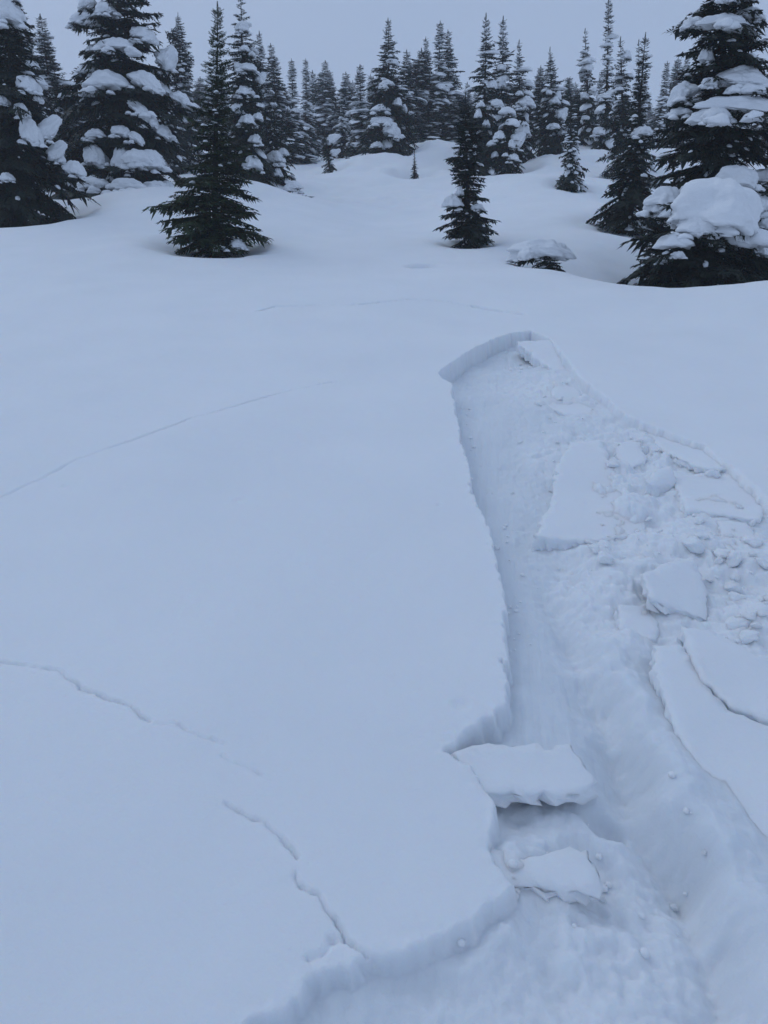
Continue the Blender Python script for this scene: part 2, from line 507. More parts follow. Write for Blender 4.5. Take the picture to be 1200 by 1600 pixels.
def slab(label, poly, lift, thick, tilt=(0.0, 0.0), seed=1, rag=0.006, name='snow_slab', group='broken slab plates in the trench'):
    """one broken plate: ragged outline, softly rounded rim, rough broken sides"""
    lift -= 0.004 if seed in (5, 8, 9, 4) else (-.004 if seed in (6, 7) else 0.018)
    c0 = np.mean([on_plane(*p, lift) for p in poly], 0)
    gx, gy = tilt
    P = []
    for p in poly:                       # sight line meets the tilted plane of the plate's top
        d = ray(*p)
        # z = SLOPE*y + lift + gx*(x-cx) + gy*(y-cy)
        den = SLOPE * d[1] + gx * d[0] + gy * d[1] - d[2]
        t = (CAM_Z - lift + gx * c0[0] + gy * c0[1]) / den
        q = np.array([0, 0, CAM_Z]) + d * t
        P.append(q[:2])
    ring = jitter_outline(P, 0.022, rag, seed)
    cen = ring.mean(0)
    n = len(ring)

    def top(q):
        return SLOPE * q[:, 1] + lift + gx * (q[:, 0] - c0[0]) + gy * (q[:, 1] - c0[1])
    r = np.random.default_rng(seed + 50)
    V = []; levels = [(0.985, -thick, 0.010), (1.0, -thick * 0.62, 0.008), (1.0, -thick * 0.25, 0.005), (1.0, -0.006, 0.001), (None, 0.0, 0.0)]
    for sc, dz, jit in levels:
        crumble = 0.5 + 0.5 * fbm(ring[:, 0] * 13, ring[:, 1] * 13, seed + 7, 3)
        if sc is None:
            dd = ring - cen; q = ring - dd / (np.linalg.norm(dd, axis=1, keepdims=True) + 1e-6) * (0.004 + 0.030 * np.maximum(crumble - .35, 0))[:, None]
        else:
            q = cen + (ring - cen) * sc
        q = q + r.normal(size=q.shape) * jit
        if dz == -0.006:
            dz = -0.004 - np.minimum(0.022 * np.maximum(crumble - .3, 0), thick * .2)
        V.append(np.column_stack([q, top(q) + dz]))
    nl = len(V)
    V = np.concatenate(V)
    F = []
    for l in range(nl - 1):
        for i in range(n):
            j = (i + 1) % n
            F.append((l * n + i, l * n + j, (l + 1) * n + j)); F.append((l * n + i, (l + 1) * n + j, (l + 1) * n + i))
    from mathutils import Vector
    from mathutils.geometry import delaunay_2d_cdt
    rim = V[(nl - 1) * n:, :2]
    lo, hi = rim.min(0), rim.max(0)
    gxs, gys = np.meshgrid(np.arange(lo[0], hi[0], .028), np.arange(lo[1], hi[1], .028))
    gp = np.column_stack([gxs.ravel(), gys.ravel()]) + r.normal(size=(gxs.size, 2)) * .005
    rl = [tuple(q) for q in rim]
    dd, _, _ = seg_dist(gp[:, 0], gp[:, 1], rl + rl[:1])
    gp = gp[inside_poly(gp[:, 0], gp[:, 1], rl) & (dd > .012)]
    allp = np.concatenate([rim, gp])
    vo, _, fo, vi, _, _ = delaunay_2d_cdt([Vector(q) for q in allp], [(i, (i + 1) % n) for i in range(n)], [], 1, 1e-6)
    vo = np.array([(q.x, q.y) for q in vo])
    orig = [q[0] if q else -1 for q in vi]
    tz = top(vo) + 0.011 * fbm(vo[:, 0] * 4, vo[:, 1] * 4, seed, 4) * np.array([0.0 if 0 <= q < n else 1.0 for q in orig])
    remap = []
    extra = []
    for q in range(len(vo)):
        if 0 <= orig[q] < n:
            remap.append((nl - 1) * n + orig[q])
        else:
            remap.append(len(V) + len(extra)); extra.append((*vo[q], tz[q]))
    if extra:
        V = np.concatenate([V, np.array(extra)])
    for t in fo:
        t = [remap[q] for q in t]
        a, b, c = V[t]
        F.append(t if np.cross(b - a, c - a)[2] > 0 else t[::-1])
    org = np.array([cen[0], cen[1], float(top(cen[None])[0]) - thick])
    V = V - org
    F = np.array(F)
    area = np.sum(ring[:, 0] * np.roll(ring[:, 1], -1) - np.roll(ring[:, 0], -1) * ring[:, 1])
    if area < 0:                          # clockwise outline: turn the side walls outward
        F[:2 * n * (nl - 1)] = F[:2 * n * (nl - 1), ::-1]
    o = link(name, mesh_from(name, V, F), M_SNOW, loc=org, smooth=False)
    o.data.polygons.foreach_set('use_smooth', np.arange(len(o.data.polygons)) >= 2 * n * (nl - 3))
    return tag(o, label, 'snow slab', group, 'thing')


def ico(level):
    t = (1 + 5 ** 0.5) / 2
    V = [(-1, t, 0), (1, t, 0), (-1, -t, 0), (1, -t, 0), (0, -1, t), (0, 1, t), (0, -1, -t), (0, 1, -t), (t, 0, -1), (t, 0, 1), (-t, 0, -1), (-t, 0, 1)]
    V = [np.array(v) / np.linalg.norm(v) for v in V]
    F = [(0, 11, 5), (0, 5, 1), (0, 1, 7), (0, 7, 10), (0, 10, 11), (1, 5, 9), (5, 11, 4), (11, 10, 2), (10, 7, 6), (7, 1, 8), (3, 9, 4), (3, 4, 2),
         (3, 2, 6), (3, 6, 8), (3, 8, 9), (4, 9, 5), (2, 4, 11), (6, 2, 10), (8, 6, 7), (9, 8, 1)]
    for _ in range(level):
        cache = {}; G = []

        def mid(a, b):
            k = (min(a, b), max(a, b))
            if k not in cache:
                m = V[a] + V[b]; V.append(m / np.linalg.norm(m)); cache[k] = len(V) - 1
            return cache[k]
        for a, b, c in F:
            x, y, z = mid(a, b), mid(b, c), mid(c, a)
            G += [(a, x, z), (b, y, x), (c, z, y), (x, y, z)]
        F = G
    return np.array(V), np.array(F)


ICO = [ico(k) for k in range(5)]


def n3(V, s, seed):
    """cheap smooth 3-D noise from three planes"""
    return (vnoise(V[:, 0] * s + 3.1, V[:, 1] * s + 7.7, seed) + vnoise(V[:, 1] * s + 1.3, V[:, 2] * s + 4.2, seed + 1) + vnoise(V[:, 2] * s + 9.4, V[:, 0] * s + 2.6, seed + 2)) / 1.6


def lump_mesh(seed, level=3, angular=0.5):
    V, F = ICO[level]
    V = V.copy()
    r = np.random.default_rng(seed)
    for _ in range(9):                   # cut flat facets off a ball
        nrm = r.normal(size=3); nrm /= np.linalg.norm(nrm)
        d = 0.55 + 0.3 * r.random()
        e = V @ nrm - d
        V = V - np.outer(np.maximum(e, 0) * angular * 1.7, nrm)
    V = V * (1 + 0.16 * n3(V, 2.2, seed) + 0.08 * n3(V, 5, seed + 9))[:, None]
    V[:, 2] *= 0.7
    return mesh_from('snow_lump', V, F)


def ground_z(x, y):
    return float(snow_height(np.array([x], float), np.array([y], float))[0])


def build_slabs():
    S = slab
    S('smooth wide plate of broken slab in the middle of the trench, pale blue left side',
      [(893, 690), (938, 686), (962, 740), (1004, 800), (1012, 832), (930, 846), (836, 836), (862, 780), (870, 728)], -.030, .10, (-.07, .07), 1)
    S('small plate of broken slab just above the wide central plate', [(866, 594), (900, 606), (936, 648), (930, 662), (858, 636)], -.045, .08, (-.03, .05), 2)
    S('plate of slab tipped against the crown wall at the trench head', [(806, 533), (862, 531), (884, 560), (902, 596), (870, 580), (836, 558)], -.045, .10, (-.02, .08), 3)
    S('small wedge block standing on end right of the central plate', [(1009, 752), (1030, 733), (1051, 727), (1053, 752), (1030, 757)], .01, .10, (-.15, .45), 4, .004)
    S('dark tilted plate with a shadowed gap under its lower edge',
      [(1001, 894), (1045, 874), (1083, 868), (1096, 895), (1105, 925), (1104, 965), (1060, 951), (1017, 936)], -.020, .045, (-.24, .26), 5, .004)
    S('long smooth plate at the right edge below the dark tilted plate',
      [(1062, 976), (1108, 981), (1177, 1020), (1250, 1050), (1260, 1150), (1200, 1126), (1138, 1102), (1092, 1056)], -.045, .07, (-.10, .08), 6, .004)
    S('large smooth plate sloping down to the ski track at right',
      [(1021, 1008), (1062, 1004), (1092, 1061), (1136, 1108), (1200, 1132), (1290, 1160), (1310, 1400), (1210, 1330), (1113, 1235), (1052, 1125), (1034, 1070)], -.058, .07, (-.06, .07), 7, .005)
    S('ragged shelf plate wedged in the notch of the left trench edge',
      [(708, 1174), (735, 1164), (770, 1160), (842, 1159), (852, 1169), (893, 1159), (916, 1190), (931, 1212), (920, 1234), (884, 1241), (852, 1236), (800, 1236), (758, 1238), (726, 1200)], -.028, .045, (-.10, .05), 8, .005)
    S('lower ledge joined to the slab with a dark undercut lip in the near trench',
      [(752, 1318), (800, 1338), (860, 1334), (920, 1326), (936, 1366), (937, 1398), (886, 1389), (832, 1379), (800, 1384), (768, 1410), (740, 1390)], -.036, .035, (-.10, .02), 9, .005)
    S('flat plate at the upper right rim with a stepped front crack', [(1046, 741), (1105, 744), (1150, 741), (1196, 775), (1188, 812), (1140, 806), (1072, 795)], -.020, .06, (-.03, .0), 10, .005)
    S('narrow strip of slab along the upper right rim crack', [(1000, 672), (1050, 684), (1094, 698), (1146, 734), (1104, 731), (1044, 708)], -.018, .05, (-.02, -.05), 11, .004)
    S('small flat plate touching the left corner of the dark plate', [(968, 944), (1014, 940), (1031, 983), (1026, 1000), (972, 998)], -.070, .06, (-.05, .05), 12, .005)
    S('thin broken plate beside the debris at the right rim', [(1120, 812), (1165, 815), (1206, 850), (1190, 890), (1135, 860)], -.035, .05, (-.05, .05), 14, .005)
    S('plate fragment below the upper right rim strip', [(965, 690), (1000, 688), (1012, 716), (985, 732), (962, 715)], -.035, .06, (.05, .06), 15, .005)
    # loose lumps, each its own object sharing a few meshes
    meshes = [lump_mesh(200 + k, 3) for k in range(7)]
    r = np.random.default_rng(77)
    zones = [(1125, 855, 45, 26, 12, .055), (1150, 935, 40, 40, 12, .05), (1000, 715, 30, 25, 8, .05), (860, 655, 26, 40, 8, .04), (815, 560, 14, 12, 5, .035),
             (1065, 765, 30, 14, 5, .045), (955, 865, 55, 25, 8, .05), (1180, 985, 20, 25, 6, .05), (940, 620, 20, 22, 6, .045),
             (1000, 1340, 60, 60, 3, .018), (870, 800, 30, 60, 6, .035)]
    lab = {0: 'rounded lump of snow in the heap at the right rim', 1: 'lump of snow beside the dark tilted plate', 2: 'lump of snow between the rim strip and central plate',
           3: 'snow lump in the rubble left of the central plate', 4: 'small snow lump at the foot of the crown wall', 5: 'snow lump near the standing wedge block',
           6: 'snow lump just below the wide central plate', 7: 'snow lump at the right picture edge', 8: 'snow lump along the upper right rim',
           9: 'snow lump in the near ski track', 10: 'snow lump along the left side of the central plate'}
    for zi, (zx, zy, sx, sy, cnt, size) in enumerate(zones):
        for k in range(cnt):
            px = zx + r.normal() * sx * .8; py = zy + r.normal() * sy * .8
            p = on_plane(px, py, -.1)
            if not inside_poly(np.array([p[0]]), np.array([p[1]]), plan(TRENCH))[0]:
                continue
            s = size * (0.35 + 0.75 * r.random() ** 1.5)
            z = ground_z(p[0], p[1])
            o = link('snow_lump', meshes[int(r.integers(7))], M_LUMP, loc=(p[0], p[1], z + s * 0.12))
            o.scale = (s * (0.8 + .5 * r.random()), s * (0.8 + .4 * r.random()), s * (0.7 + .4 * r.random()))
            o.rotation_euler = (r.normal() * .35, r.normal() * .35, r.random() * 6.28)
            tag(o, lab[zi], 'snow lump', 'loose snow lumps: ' + lab[zi][5:])
    # crumbs nobody could count
    V0, F0 = ICO[1]
    VV = []; FF = []; k = 0
    src = [(z[0], z[1], z[2] * 1.3, z[3] * 1.3) for z in zones for _ in range(16)]
    edge = [(712, 640), (720, 690), (738, 765), (770, 840), (788, 930), (794, 1015), (1100, 700), (1148, 740), (1200, 790), (960, 640), (700, 1470), (800, 1400)]
    src += [(e[0] + 8, e[1], 12, 20) for e in edge for _ in range(8)]
    XY = np.array([on_plane(a + r.normal() * c, b + r.normal() * d, -.1)[:2] for a, b, c, d in src])
    XY = XY[inside_poly(XY[:, 0], XY[:, 1], plan(TRENCH))]
    ZZ = snow_height(XY[:, 0], XY[:, 1])
    for (x, y), z in zip(XY, ZZ):
        s = 0.004 + 0.010 * r.random() ** 2
        v = V0 * (1 + .35 * (r.random(len(V0)) - .5))[:, None] * s * np.array([1, 1, .8]) + np.array([x, y, z + s * .3])
        VV.append(v); FF.append(F0 + k); k += len(V0)
    o = link('snow_crumbs', mesh_from('snow_crumbs', np.concatenate(VV), np.concatenate(FF)), M_SNOW)
    tag(o, 'fine crumbs of broken snow strewn through the trench', 'snow crumbs', kind='stuff')


# ------------------------------------------------------------------ trees
def leaf_quadless(base, tip, width, nrm):
    """narrow pointed blade: two triangles folded a little along the middle"""
    d = tip - base
    s = np.cross(d, nrm); s = s / (np.linalg.norm(s) + 1e-9) * width
    m = base + d * 0.45
    return [base, m + s, tip, m - s]


def branch_template(seed, n, barbs, spread=0.42):
    """a fir spray along +x, length 1: side twigs left and right, each with short barbs"""
    r = np.random.default_rng(seed)
    V = []; F = []

    def blade(b, t, w, nrm):
        k = len(V)
        V.extend(leaf_quadless(b, t, w, nrm)); F.append((k, k + 1, k + 2)); F.append((k, k + 2, k + 3))
    up = np.array([0, 0, 1.0])
    blade(np.array([0.0, 0, 0]), np.array([1.0, 0, 0]), 0.02, up)
    blade(np.array([0.0, 0, -.01]), np.array([1.0, 0, -.01]), 0.02, np.array([0, 1.0, 0]))
    for i in range(n):
        for sd in (-1, 1):
            t = 0.10 + 0.88 * (i + 0.3 + 0.5 * r.random()) / n
            l = (spread * (1 - t) ** 0.8 + 0.09) * (0.75 + 0.45 * r.random())
            ang = R(38 + 26 * r.random()) * sd
            dz = -0.10 - 0.28 * r.random()
            d = np.array([math.cos(ang), math.sin(ang), dz]); d /= np.linalg.norm(d)
            b = np.array([t, 0, 0.0]); e = b + d * l
            nr = up + r.normal(size=3) * 0.35
            blade(b, e, 0.018 if barbs > 1 else .03, nr)
            for j in range(barbs):
                q = (j + 0.6 + .3 * r.random()) / (barbs + 0.4)
                p = b + d * l * q
                for s2 in (-1, 1):
                    a2 = ang + s2 * R(42 + 15 * r.random())
                    ln = (0.055 + 0.06 * (1 - q)) * (0.8 + .5 * r.random()) * (1.6 if barbs < 3 else 1.0)
                    d2 = np.array([math.cos(a2), math.sin(a2), dz * .8 + r.normal() * .18])
                    blade(p, p + d2 * ln, 0.015 if barbs > 2 else (0.026 if barbs == 2 else 0.042), nr)
    for i in range(int(n * 1.3)):        # short hanging sprays give the branch body
        t = 0.12 + 0.8 * r.random()
        d = np.array([0.35 + r.normal() * .25, r.normal() * .45, -0.8])
        b = np.array([t, r.normal() * .03, 0])
        blade(b, b + d * (0.12 + .14 * r.random()), 0.035 if barbs > 1 else .055, np.array([r.normal(), r.normal(), .2]))
    return np.array(V), np.array(F)


T_FINE = [branch_template(300 + k, 9, 3) for k in range(5)]
T_MID = [branch_template(330 + k, 7, 2) for k in range(5)]
T_FAR = [branch_template(360 + k, 5, 1, 0.5) for k in range(4)]


def place_branch(tpl, L, az, pitch, droop, org, wide=1.0, roll=0.0):
    V = tpl.copy()
    x = V[:, 0].copy()
    V[:, 1] *= wide
    V[:, 2] += x * math.tan(pitch) - droop * x * x + 0.10 * droop * x ** 4
    V *= L
    ca, sa = math.cos(az), math.sin(az)
    out = np.empty_like(V)
    out[:, 0] = V[:, 0] * ca - V[:, 1] * sa
    out[:, 1] = V[:, 0] * sa + V[:, 1] * ca
    out[:, 2] = V[:, 2]
    return out + org


def axis_point(L, az, pitch, droop, org, t):
    z = (t * math.tan(pitch) - droop * t * t + .10 * droop * t ** 4) * L
    return np.array([math.cos(az) * L * t, math.sin(az) * L * t, z]) + org


def pad_mesh(seed, level=3, kind=0):
    """snow pillow lying along x: domed top, scalloped rim, hollow underside, ends bent down"""
    V, F = ICO[level]
    V = V.copy()
    r = np.random.default_rng(seed)
    az = np.arctan2(V[:, 1], V[:, 0])
    k1, k2, p1, p2 = int(r.integers(2, 4)), int(r.integers(4, 7)), r.random() * 6, r.random() * 6
    rim = 1 + 0.12 * np.sin(k1 * az + p1) + 0.08 * np.sin(k2 * az + p2)
    V[:, :2] *= rim[:, None]
    V = V * (1 + 0.20 * n3(V, 1.5, seed) + 0.13 * n3(V, 3.0, seed + 5) + (0.06 * n3(V, 6, seed + 8) + .025 * n3(V, 13, seed + 4) if level > 2 else 0))[:, None]
    lo = V[:, 2] < 0
    V[lo, 2] *= 0.30 + 0.45 * np.clip(vnoise(az[lo] * 2.2 + seed, V[lo, 2] * 0 + seed * .7, seed + 3) + .2, 0, 1)
    V[:, 2] += 0.10
    V[:, 2] -= 0.30 * V[:, 0] ** 2 * (1 + .4 * np.sign(V[:, 0])) + 0.18 * V[:, 1] ** 2
    return mesh_from('snow_pad', V, F) if kind == 0 else (V, F)


PADS = [pad_mesh(500 + k, 4) for k in range(6)]
PADS_LOW = [pad_mesh(520 + k, 2, 1) for k in range(6)]
PADS_TINY = [pad_mesh(540 + k, 1, 1) for k in range(5)]


def rotz_mat(az, pitch):
    ca, sa = math.cos(az), math.sin(az); cp, sp = math.cos(pitch), math.sin(pitch)
    return np.array([[ca, -sa, 0], [sa, ca, 0], [0, 0, 1]]) @ np.array([[cp, 0, -sp], [0, 1, 0], [sp, 0, cp]])


def trunk_mesh(h, r0, lean, seed):
    rr = np.random.default_rng(seed)
    n, m = 14, 9
    V = []; F = []
    ph = rr.random() * 6
    for i in range(n + 1):
        t = i / n
        rad = r0 * (1 - t) ** 1.1 + 0.004 + (r0 * 0.5 * max(0, 0.08 - t) / 0.08)
        c = np.array([lean[0] * t * h + 0.012 * h * math.sin(3 * t + ph) * t, lean[1] * t * h, t * h])
        for j in range(m):
            a = 6.2832 * j / m
            k = rad * (1 + 0.12 * math.sin(3 * a + ph + 5 * t))
            V.append(c + np.array([math.cos(a) * k, math.sin(a) * k, 0]))
    for i in range(n):
        for j in range(m):
            F.append((i * m + j, i * m + (j + 1) % m, (i + 1) * m + (j + 1) % m, (i + 1) * m + j))
    return mesh_from('trunk', V, F), ph


def crown_arrays(h, Rm, seed, templates, whorl, per, profile, lean=(0, 0), start=0.02, gaps=0.25, droop0=0.45, ph=0.0, lift=0.0):
    """all sprays of a crown, plus where each branch runs, for laying snow on it"""
    r = np.random.default_rng(seed)
    VV = []; FF = []; BR = []; k = 0
    z = start * h
    lob = r.random(6) * 6.28
    cut = 0.8 if templates is T_FINE else 0.6
    while z < h * 0.985:
        t = z / h
        rad = Rm * profile(t)
        cx = lean[0] * z + 0.012 * h * math.sin(3 * t + ph) * t
        cy = lean[1] * z
        a0 = r.random() * 6.28
        cnt = max(3, int(per * (0.55 + 0.45 * min(1, rad / (0.5 * Rm)))))
        for i in range(cnt):
            az = a0 + 6.283 * (i + 0.5 * r.random()) / cnt
            wob = 1 + gaps * (0.6 * math.sin(2 * az + lob[0] + 5 * t) + 0.5 * math.sin(3 * az + lob[1] - 9 * t) + 0.5 * math.sin(23 * t + lob[2]) * math.sin(az + lob[3]))
            L = max(rad * wob * (0.42 + 0.76 * r.random() ** .8), 0.035 * min(h, 6)) * (1.0 if t < .9 else .75)
            pitch = R(-12 + 42 * t ** 1.5 + r.normal() * 8) + lift
            droop = droop0 * (1 - 0.75 * t) * (0.6 + .7 * r.random())
            tl = templates if L > cut else (T_MID if L > cut * .3 and templates is T_FINE else T_FAR)
            tp = tl[int(r.integers(len(tl)))]
            org = np.array([cx, cy, z + r.normal() * 0.25 * whorl])
            wide = 0.9 + .5 * r.random()
            VV.append(place_branch(tp[0], L, az, pitch, droop, org, wide)); FF.append(tp[1] + k); k += len(tp[0])
            BR.append((L, az, pitch, droop, org, t))
        z += whorl * (0.75 + .5 * r.random()) * (1 - 0.55 * t)
    # leader
    tp = templates[0]
    top = np.array([lean[0] * h + 0.012 * h * math.sin(3 + ph), lean[1] * h, h])
    for s in range(3):
        v = tp[0].copy() * np.array([1, 0.28, 0.5]) * 0.055 * min(h, 6)
        q = np.column_stack([v[:, 1] * math.cos(s * 1.6) + v[:, 2], v[:, 1] * math.sin(s * 1.6), v[:, 0]])
        q[:, 2] -= 0.035 * min(h, 6)
        VV.append(q + top); FF.append(tp[1] + k); k += len(tp[0])
    return VV, FF, BR, k


PROF = {
    'fir': lambda t: (1 - t) ** 0.80 * (0.55 + 0.45 * math.sin(min(1, t * 5 + .35) * 1.5708)),
    'spire': lambda t: 0.16 * (1 - t) ** 0.5 + 0.84 * max(0, 1 - t) ** 1.9,
    'column': lambda t: (1 - t ** 1.8) * 0.95 * (0.8 + .2 * math.sin(min(1, t * 6) * 1.57)),
    'skirt': lambda t: (0.55 + 0.45 * min(1, t / .12)) * (1.0 * max(0, 1 - t / 0.42) ** 0.8 * 0.45 + 0.55 * (1 - t) ** 0.75),
    'bush': lambda t: (0.6 + .4 * min(1, t / .3)) * math.sqrt(max(0, 1 - t * t)),
}
PROF['lone'] = lambda t: float(np.interp(t, [0, .05, .13, .25, .5, .75, .9, 1], [.30, .48, 1.0, .78, .46, .26, .15, .05]))
PROF['waist'] = lambda t: float(np.interp(t, [0, .08, .16, .24, .36, .57, .8, .92, 1], [.3, .6, .95, 1.0, .62, .72, .52, .26, .08]))


def lay_snow(BR, r, count, size, templates, tmin=0.0, tmax=0.8, side=None):
    """snow on top of branches, joined: list of vertex and face arrays"""
    VV = []; FF = []; k = 0
    cand = [b for b in BR if tmin <= b[5] <= tmax and b[0] > 0.12]
    if not cand:
        return None
    for _ in range(count):
        L, az, pitch, droop, org, t = cand[int(r.integers(len(cand)))]
        q = 0.45 + 0.5 * r.random()
        p = axis_point(L, az, pitch, droop, org, q)
        p2 = axis_point(L, az, pitch, droop, org, q + .05)
        dv = p2 - p
        pt = math.atan2(dv[2], math.hypot(dv[0], dv[1]))
        v, f = templates[int(r.integers(len(templates)))]
        s = size * (0.45 + 0.9 * r.random() ** 1.5)
        sc = np.array([s * (1.0 + 0.5 * r.random()), s * (0.6 + .4 * r.random()), s * (0.38 + .22 * r.random())])
        w = (v * sc) @ rotz_mat(az, pt).T + p + np.array([0, 0, sc[2] * .25])
        VV.append(w); FF.append(f + k); k += len(v)
    return np.concatenate(VV), np.concatenate(FF)


def tree(name, label, bx, tx, ty, Y, wpx, profile='fir', detail='mid', pads=(), pad_scale=1.0, snow=0, snow_size=.12, cat='tree', group=None,
         mat=None, seed=1, sink=0.06, per=8, gaps=.25, droop=.45, start=.015, tmax=.8, lean=None, whorl=None, dusting=0, h_m=None, lift=0.0, boughs=()):
    """one conifer: stands at pixel column bx, Y metres ahead; its tip is at pixel (tx, ty); crown wpx pixels wide"""
    x = at(bx, 300, Y)[0]
    zg = ground_z(x, Y) - sink
    tip = at(tx, ty, Y)
    h = (tip[2] - zg) if h_m is None else h_m
    dep = Y / ray(bx, 300)[1]
    Rm = wpx * 0.5 / FPX * dep
    ln = ((tip[0] - x) / h if lean is None else lean, 0.0)
    root = bpy.data.objects.new(name, None); COL.objects.link(root)
    root.location = (x, Y, zg); root.empty_display_size = 0.3
    tag(root, label, cat, group)
    tm, ph = trunk_mesh(h, 0.014 * h + .02, ln, seed)
    link('trunk', tm, M_BARK, root)
    tpl = {'fine': T_FINE, 'mid': T_MID, 'far': T_FAR}[detail]
    wh = whorl or {'fine': 0.13, 'mid': 0.16, 'far': 0.2}[detail] * max(0.7, h / 5)
    VV, FF, BR, k = crown_arrays(h, Rm, seed, tpl, wh, per, PROF[profile], ln, start, gaps, droop, ph, lift)
    r = np.random.default_rng(seed + 1000)
    base = np.array([x, Y, zg])
    SAT = []
    for bpx, bpy_ in boughs:                 # single long boughs that stand out of the outline
        q = at(bpx, bpy_, Y - 0.1)
        zb = q[2] - zg
        dx = q[0] - x - ln[0] * zb
        az = math.atan2(-0.35 * abs(dx), dx)
        Lf = abs(dx) / abs(math.cos(az))
        for s in (-.22, 0, .2):
            tp = T_FINE[int(r.integers(len(T_FINE)))]
            VV.append(place_branch(tp[0], Lf * (1 - abs(s) * .7), az + s, R(8), 0.20, np.array([ln[0] * zb, 0, zb + .06 * Lf + s * .1]), .9)); FF.append(tp[1] + k); k += len(tp[0])
    for i, pd in enumerate(pads):
        px, py, pw, phh = pd[:4]
        depth_k = pd[4] if len(pd) > 4 else 0.85
        zc = at(px, py, Y)[2] - zg
        t = min(0.97, max(0.01, zc / h))
        rad = Rm * PROF[profile](t) * 0.95
        ax = ln[0] * zc + 0.012 * h * math.sin(3 * t + ph) * t
        dx = at(px, py, Y)[0] - x - ax
        dy = -math.sqrt(max(0.0, rad * rad - dx * dx)) * depth_k if abs(dx) < rad else -0.08 * rad
        pos = np.array([ax + dx, dy, 0.0])
        q = at(px, py, Y + dy)
        pos[0] = q[0] - x; pos[2] = q[2] - zg
        az = math.atan2(dy, dx)
        Lb = math.hypot(dx, dy)
        w = pw / FPX * dep * 0.5; hh = phh / FPX * dep * 0.5
        # the branch that carries it
        for s in (-0.35, 0, .35):
            Lf = Lb + w * 0.75
            org = np.array([ax, 0, pos[2] - hh * .38 + 0.10 * Lf])
            tp = tpl[int(r.integers(len(tpl)))]
            VV.append(place_branch(tp[0], Lf, az + s * min(1, w / max(Lb, .1)), R(4), 0.26, org, 1.25)); FF.append(tp[1] + k); k += len(tp[0])
        if pw >= 18 and name != 'snow_capped_bush':                         # small clumps breaking the pillow's edge
            for _ in range(5):
                v, f = PADS_LOW[int(r.integers(len(PADS_LOW)))]
                c = w * (.22 + .22 * r.random())
                a2 = r.random() * 6.283
                SAT.append((v * np.array([c, c * .8, c * .55]) + pos + np.array([math.cos(a2) * w * 1.05, -abs(math.sin(a2)) * w * .6, -hh * (.25 + .5 * r.random()) - .1 * w]), f))
        across = abs(math.sin(az))           # seen end-on, the pillow lies across; seen from the side, along
        o = link('snow_pad', PADS[int(r.integers(len(PADS)))], M_PAD, root, loc=pos)
        yaw = pd[5] if len(pd) > 5 else (az if across < .6 else r.normal() * .25)
        roll = pd[6] if len(pd) > 6 else (0.15 if dx > 0 else -0.15) * min(1, abs(dx) / (rad + .01))
        o.scale = (w * pad_scale, min(w, hh * 1.6) * pad_scale * (0.8 + .3 * r.random()), hh * 1.08 * pad_scale)
        o.rotation_euler = (0, roll, 0) if abs(math.cos(yaw)) > .8 else (0, roll * .5, yaw)
    crown = link('crown', mesh_from('crown', np.concatenate(VV), np.concatenate(FF)), mat or M_FIR, root, smooth=False)
    crown['kind'] = 'stuff'
    if snow:
        res = lay_snow(BR, r, snow, snow_size, PADS_LOW, 0.0, tmax)
        if res:
            o = link('snow_load', mesh_from('snow_load', *res), M_PAD, root); o['kind'] = 'stuff'
    if dusting:
        res = lay_snow(BR, r, dusting, snow_size * .35, PADS_TINY, 0.0, .95)
        if res:
            va, fa = [res[0]], [res[1]]; kk = len(res[0])
            for v, f in SAT:
                va.append(v); fa.append(f + kk); kk += len(v)
            res = (np.concatenate(va), np.concatenate(fa))
            o = link('snow_dusting', mesh_from('snow_dusting', *res), M_PAD, root); o['kind'] = 'stuff'
    return root


# far conifers: a few built shapes (unit height 7 m), copied with their parts
def far_kind(seed, profile, Rm, per, snow, gaps=.22):
    h = 7.0
    tm, ph = trunk_mesh(h, 0.09, (0, 0), seed)
    VV, FF, BR, k = crown_arrays(h, Rm, seed, T_FAR, 0.17, per, PROF[profile], (0, 0), .02, gaps, .5, ph)
    cm = mesh_from('crown', np.concatenate(VV), np.concatenate(FF))
    cm.materials.append(M_FAR); tm.materials.append(M_BARK)
    r = np.random.default_rng(seed + 99)
    a = lay_snow(BR, r, int(snow * 1.6), .22, PADS_LOW, 0, .62)
    b = lay_snow(BR, r, int(snow * 3), .10, PADS_TINY, 0, .9)
    sm = mesh_from('snow_load', np.concatenate([a[0], b[0]]), np.concatenate([a[1], b[1] + len(a[0])]))
    sm.materials.append(M_PAD); sm.polygons.foreach_set('use_smooth', np.ones(len(sm.polygons), bool))
    tm.polygons.foreach_set('use_smooth', np.ones(len(tm.polygons), bool))
    return dict(trunk=tm, crown=cm, snow=sm, R=Rm)


def far_tree(name, label, kind, bx, ty, Y, wpx, rot=0.0, lean=0.0, group='snow-laden firs along the far tree line', sink=.15):
    x = at(bx, 230, Y)[0]
    zg = ground_z(x, Y) - sink
    h = at(bx, ty, Y)[2] - zg
    dep = Y / ray(bx, 230)[1]
    s = wpx * .74 / FPX * dep / kind['R']
    root = bpy.data.objects.new(name, None); COL.objects.link(root)
    root.location = (x, Y, zg); root.rotation_euler = (0, lean, 0)
    tag(root, label, 'tree', group)
    for nm in ('trunk', 'crown', 'snow'):
        o = bpy.data.objects.new({'snow': 'snow_load'}.get(nm, nm), kind[nm]); COL.objects.link(o)
        o.parent = root; o.scale = (s, s, h / 7.0); o.rotation_euler = (0, 0, rot)
        if nm != 'trunk':
            o['kind'] = 'stuff'
    return root


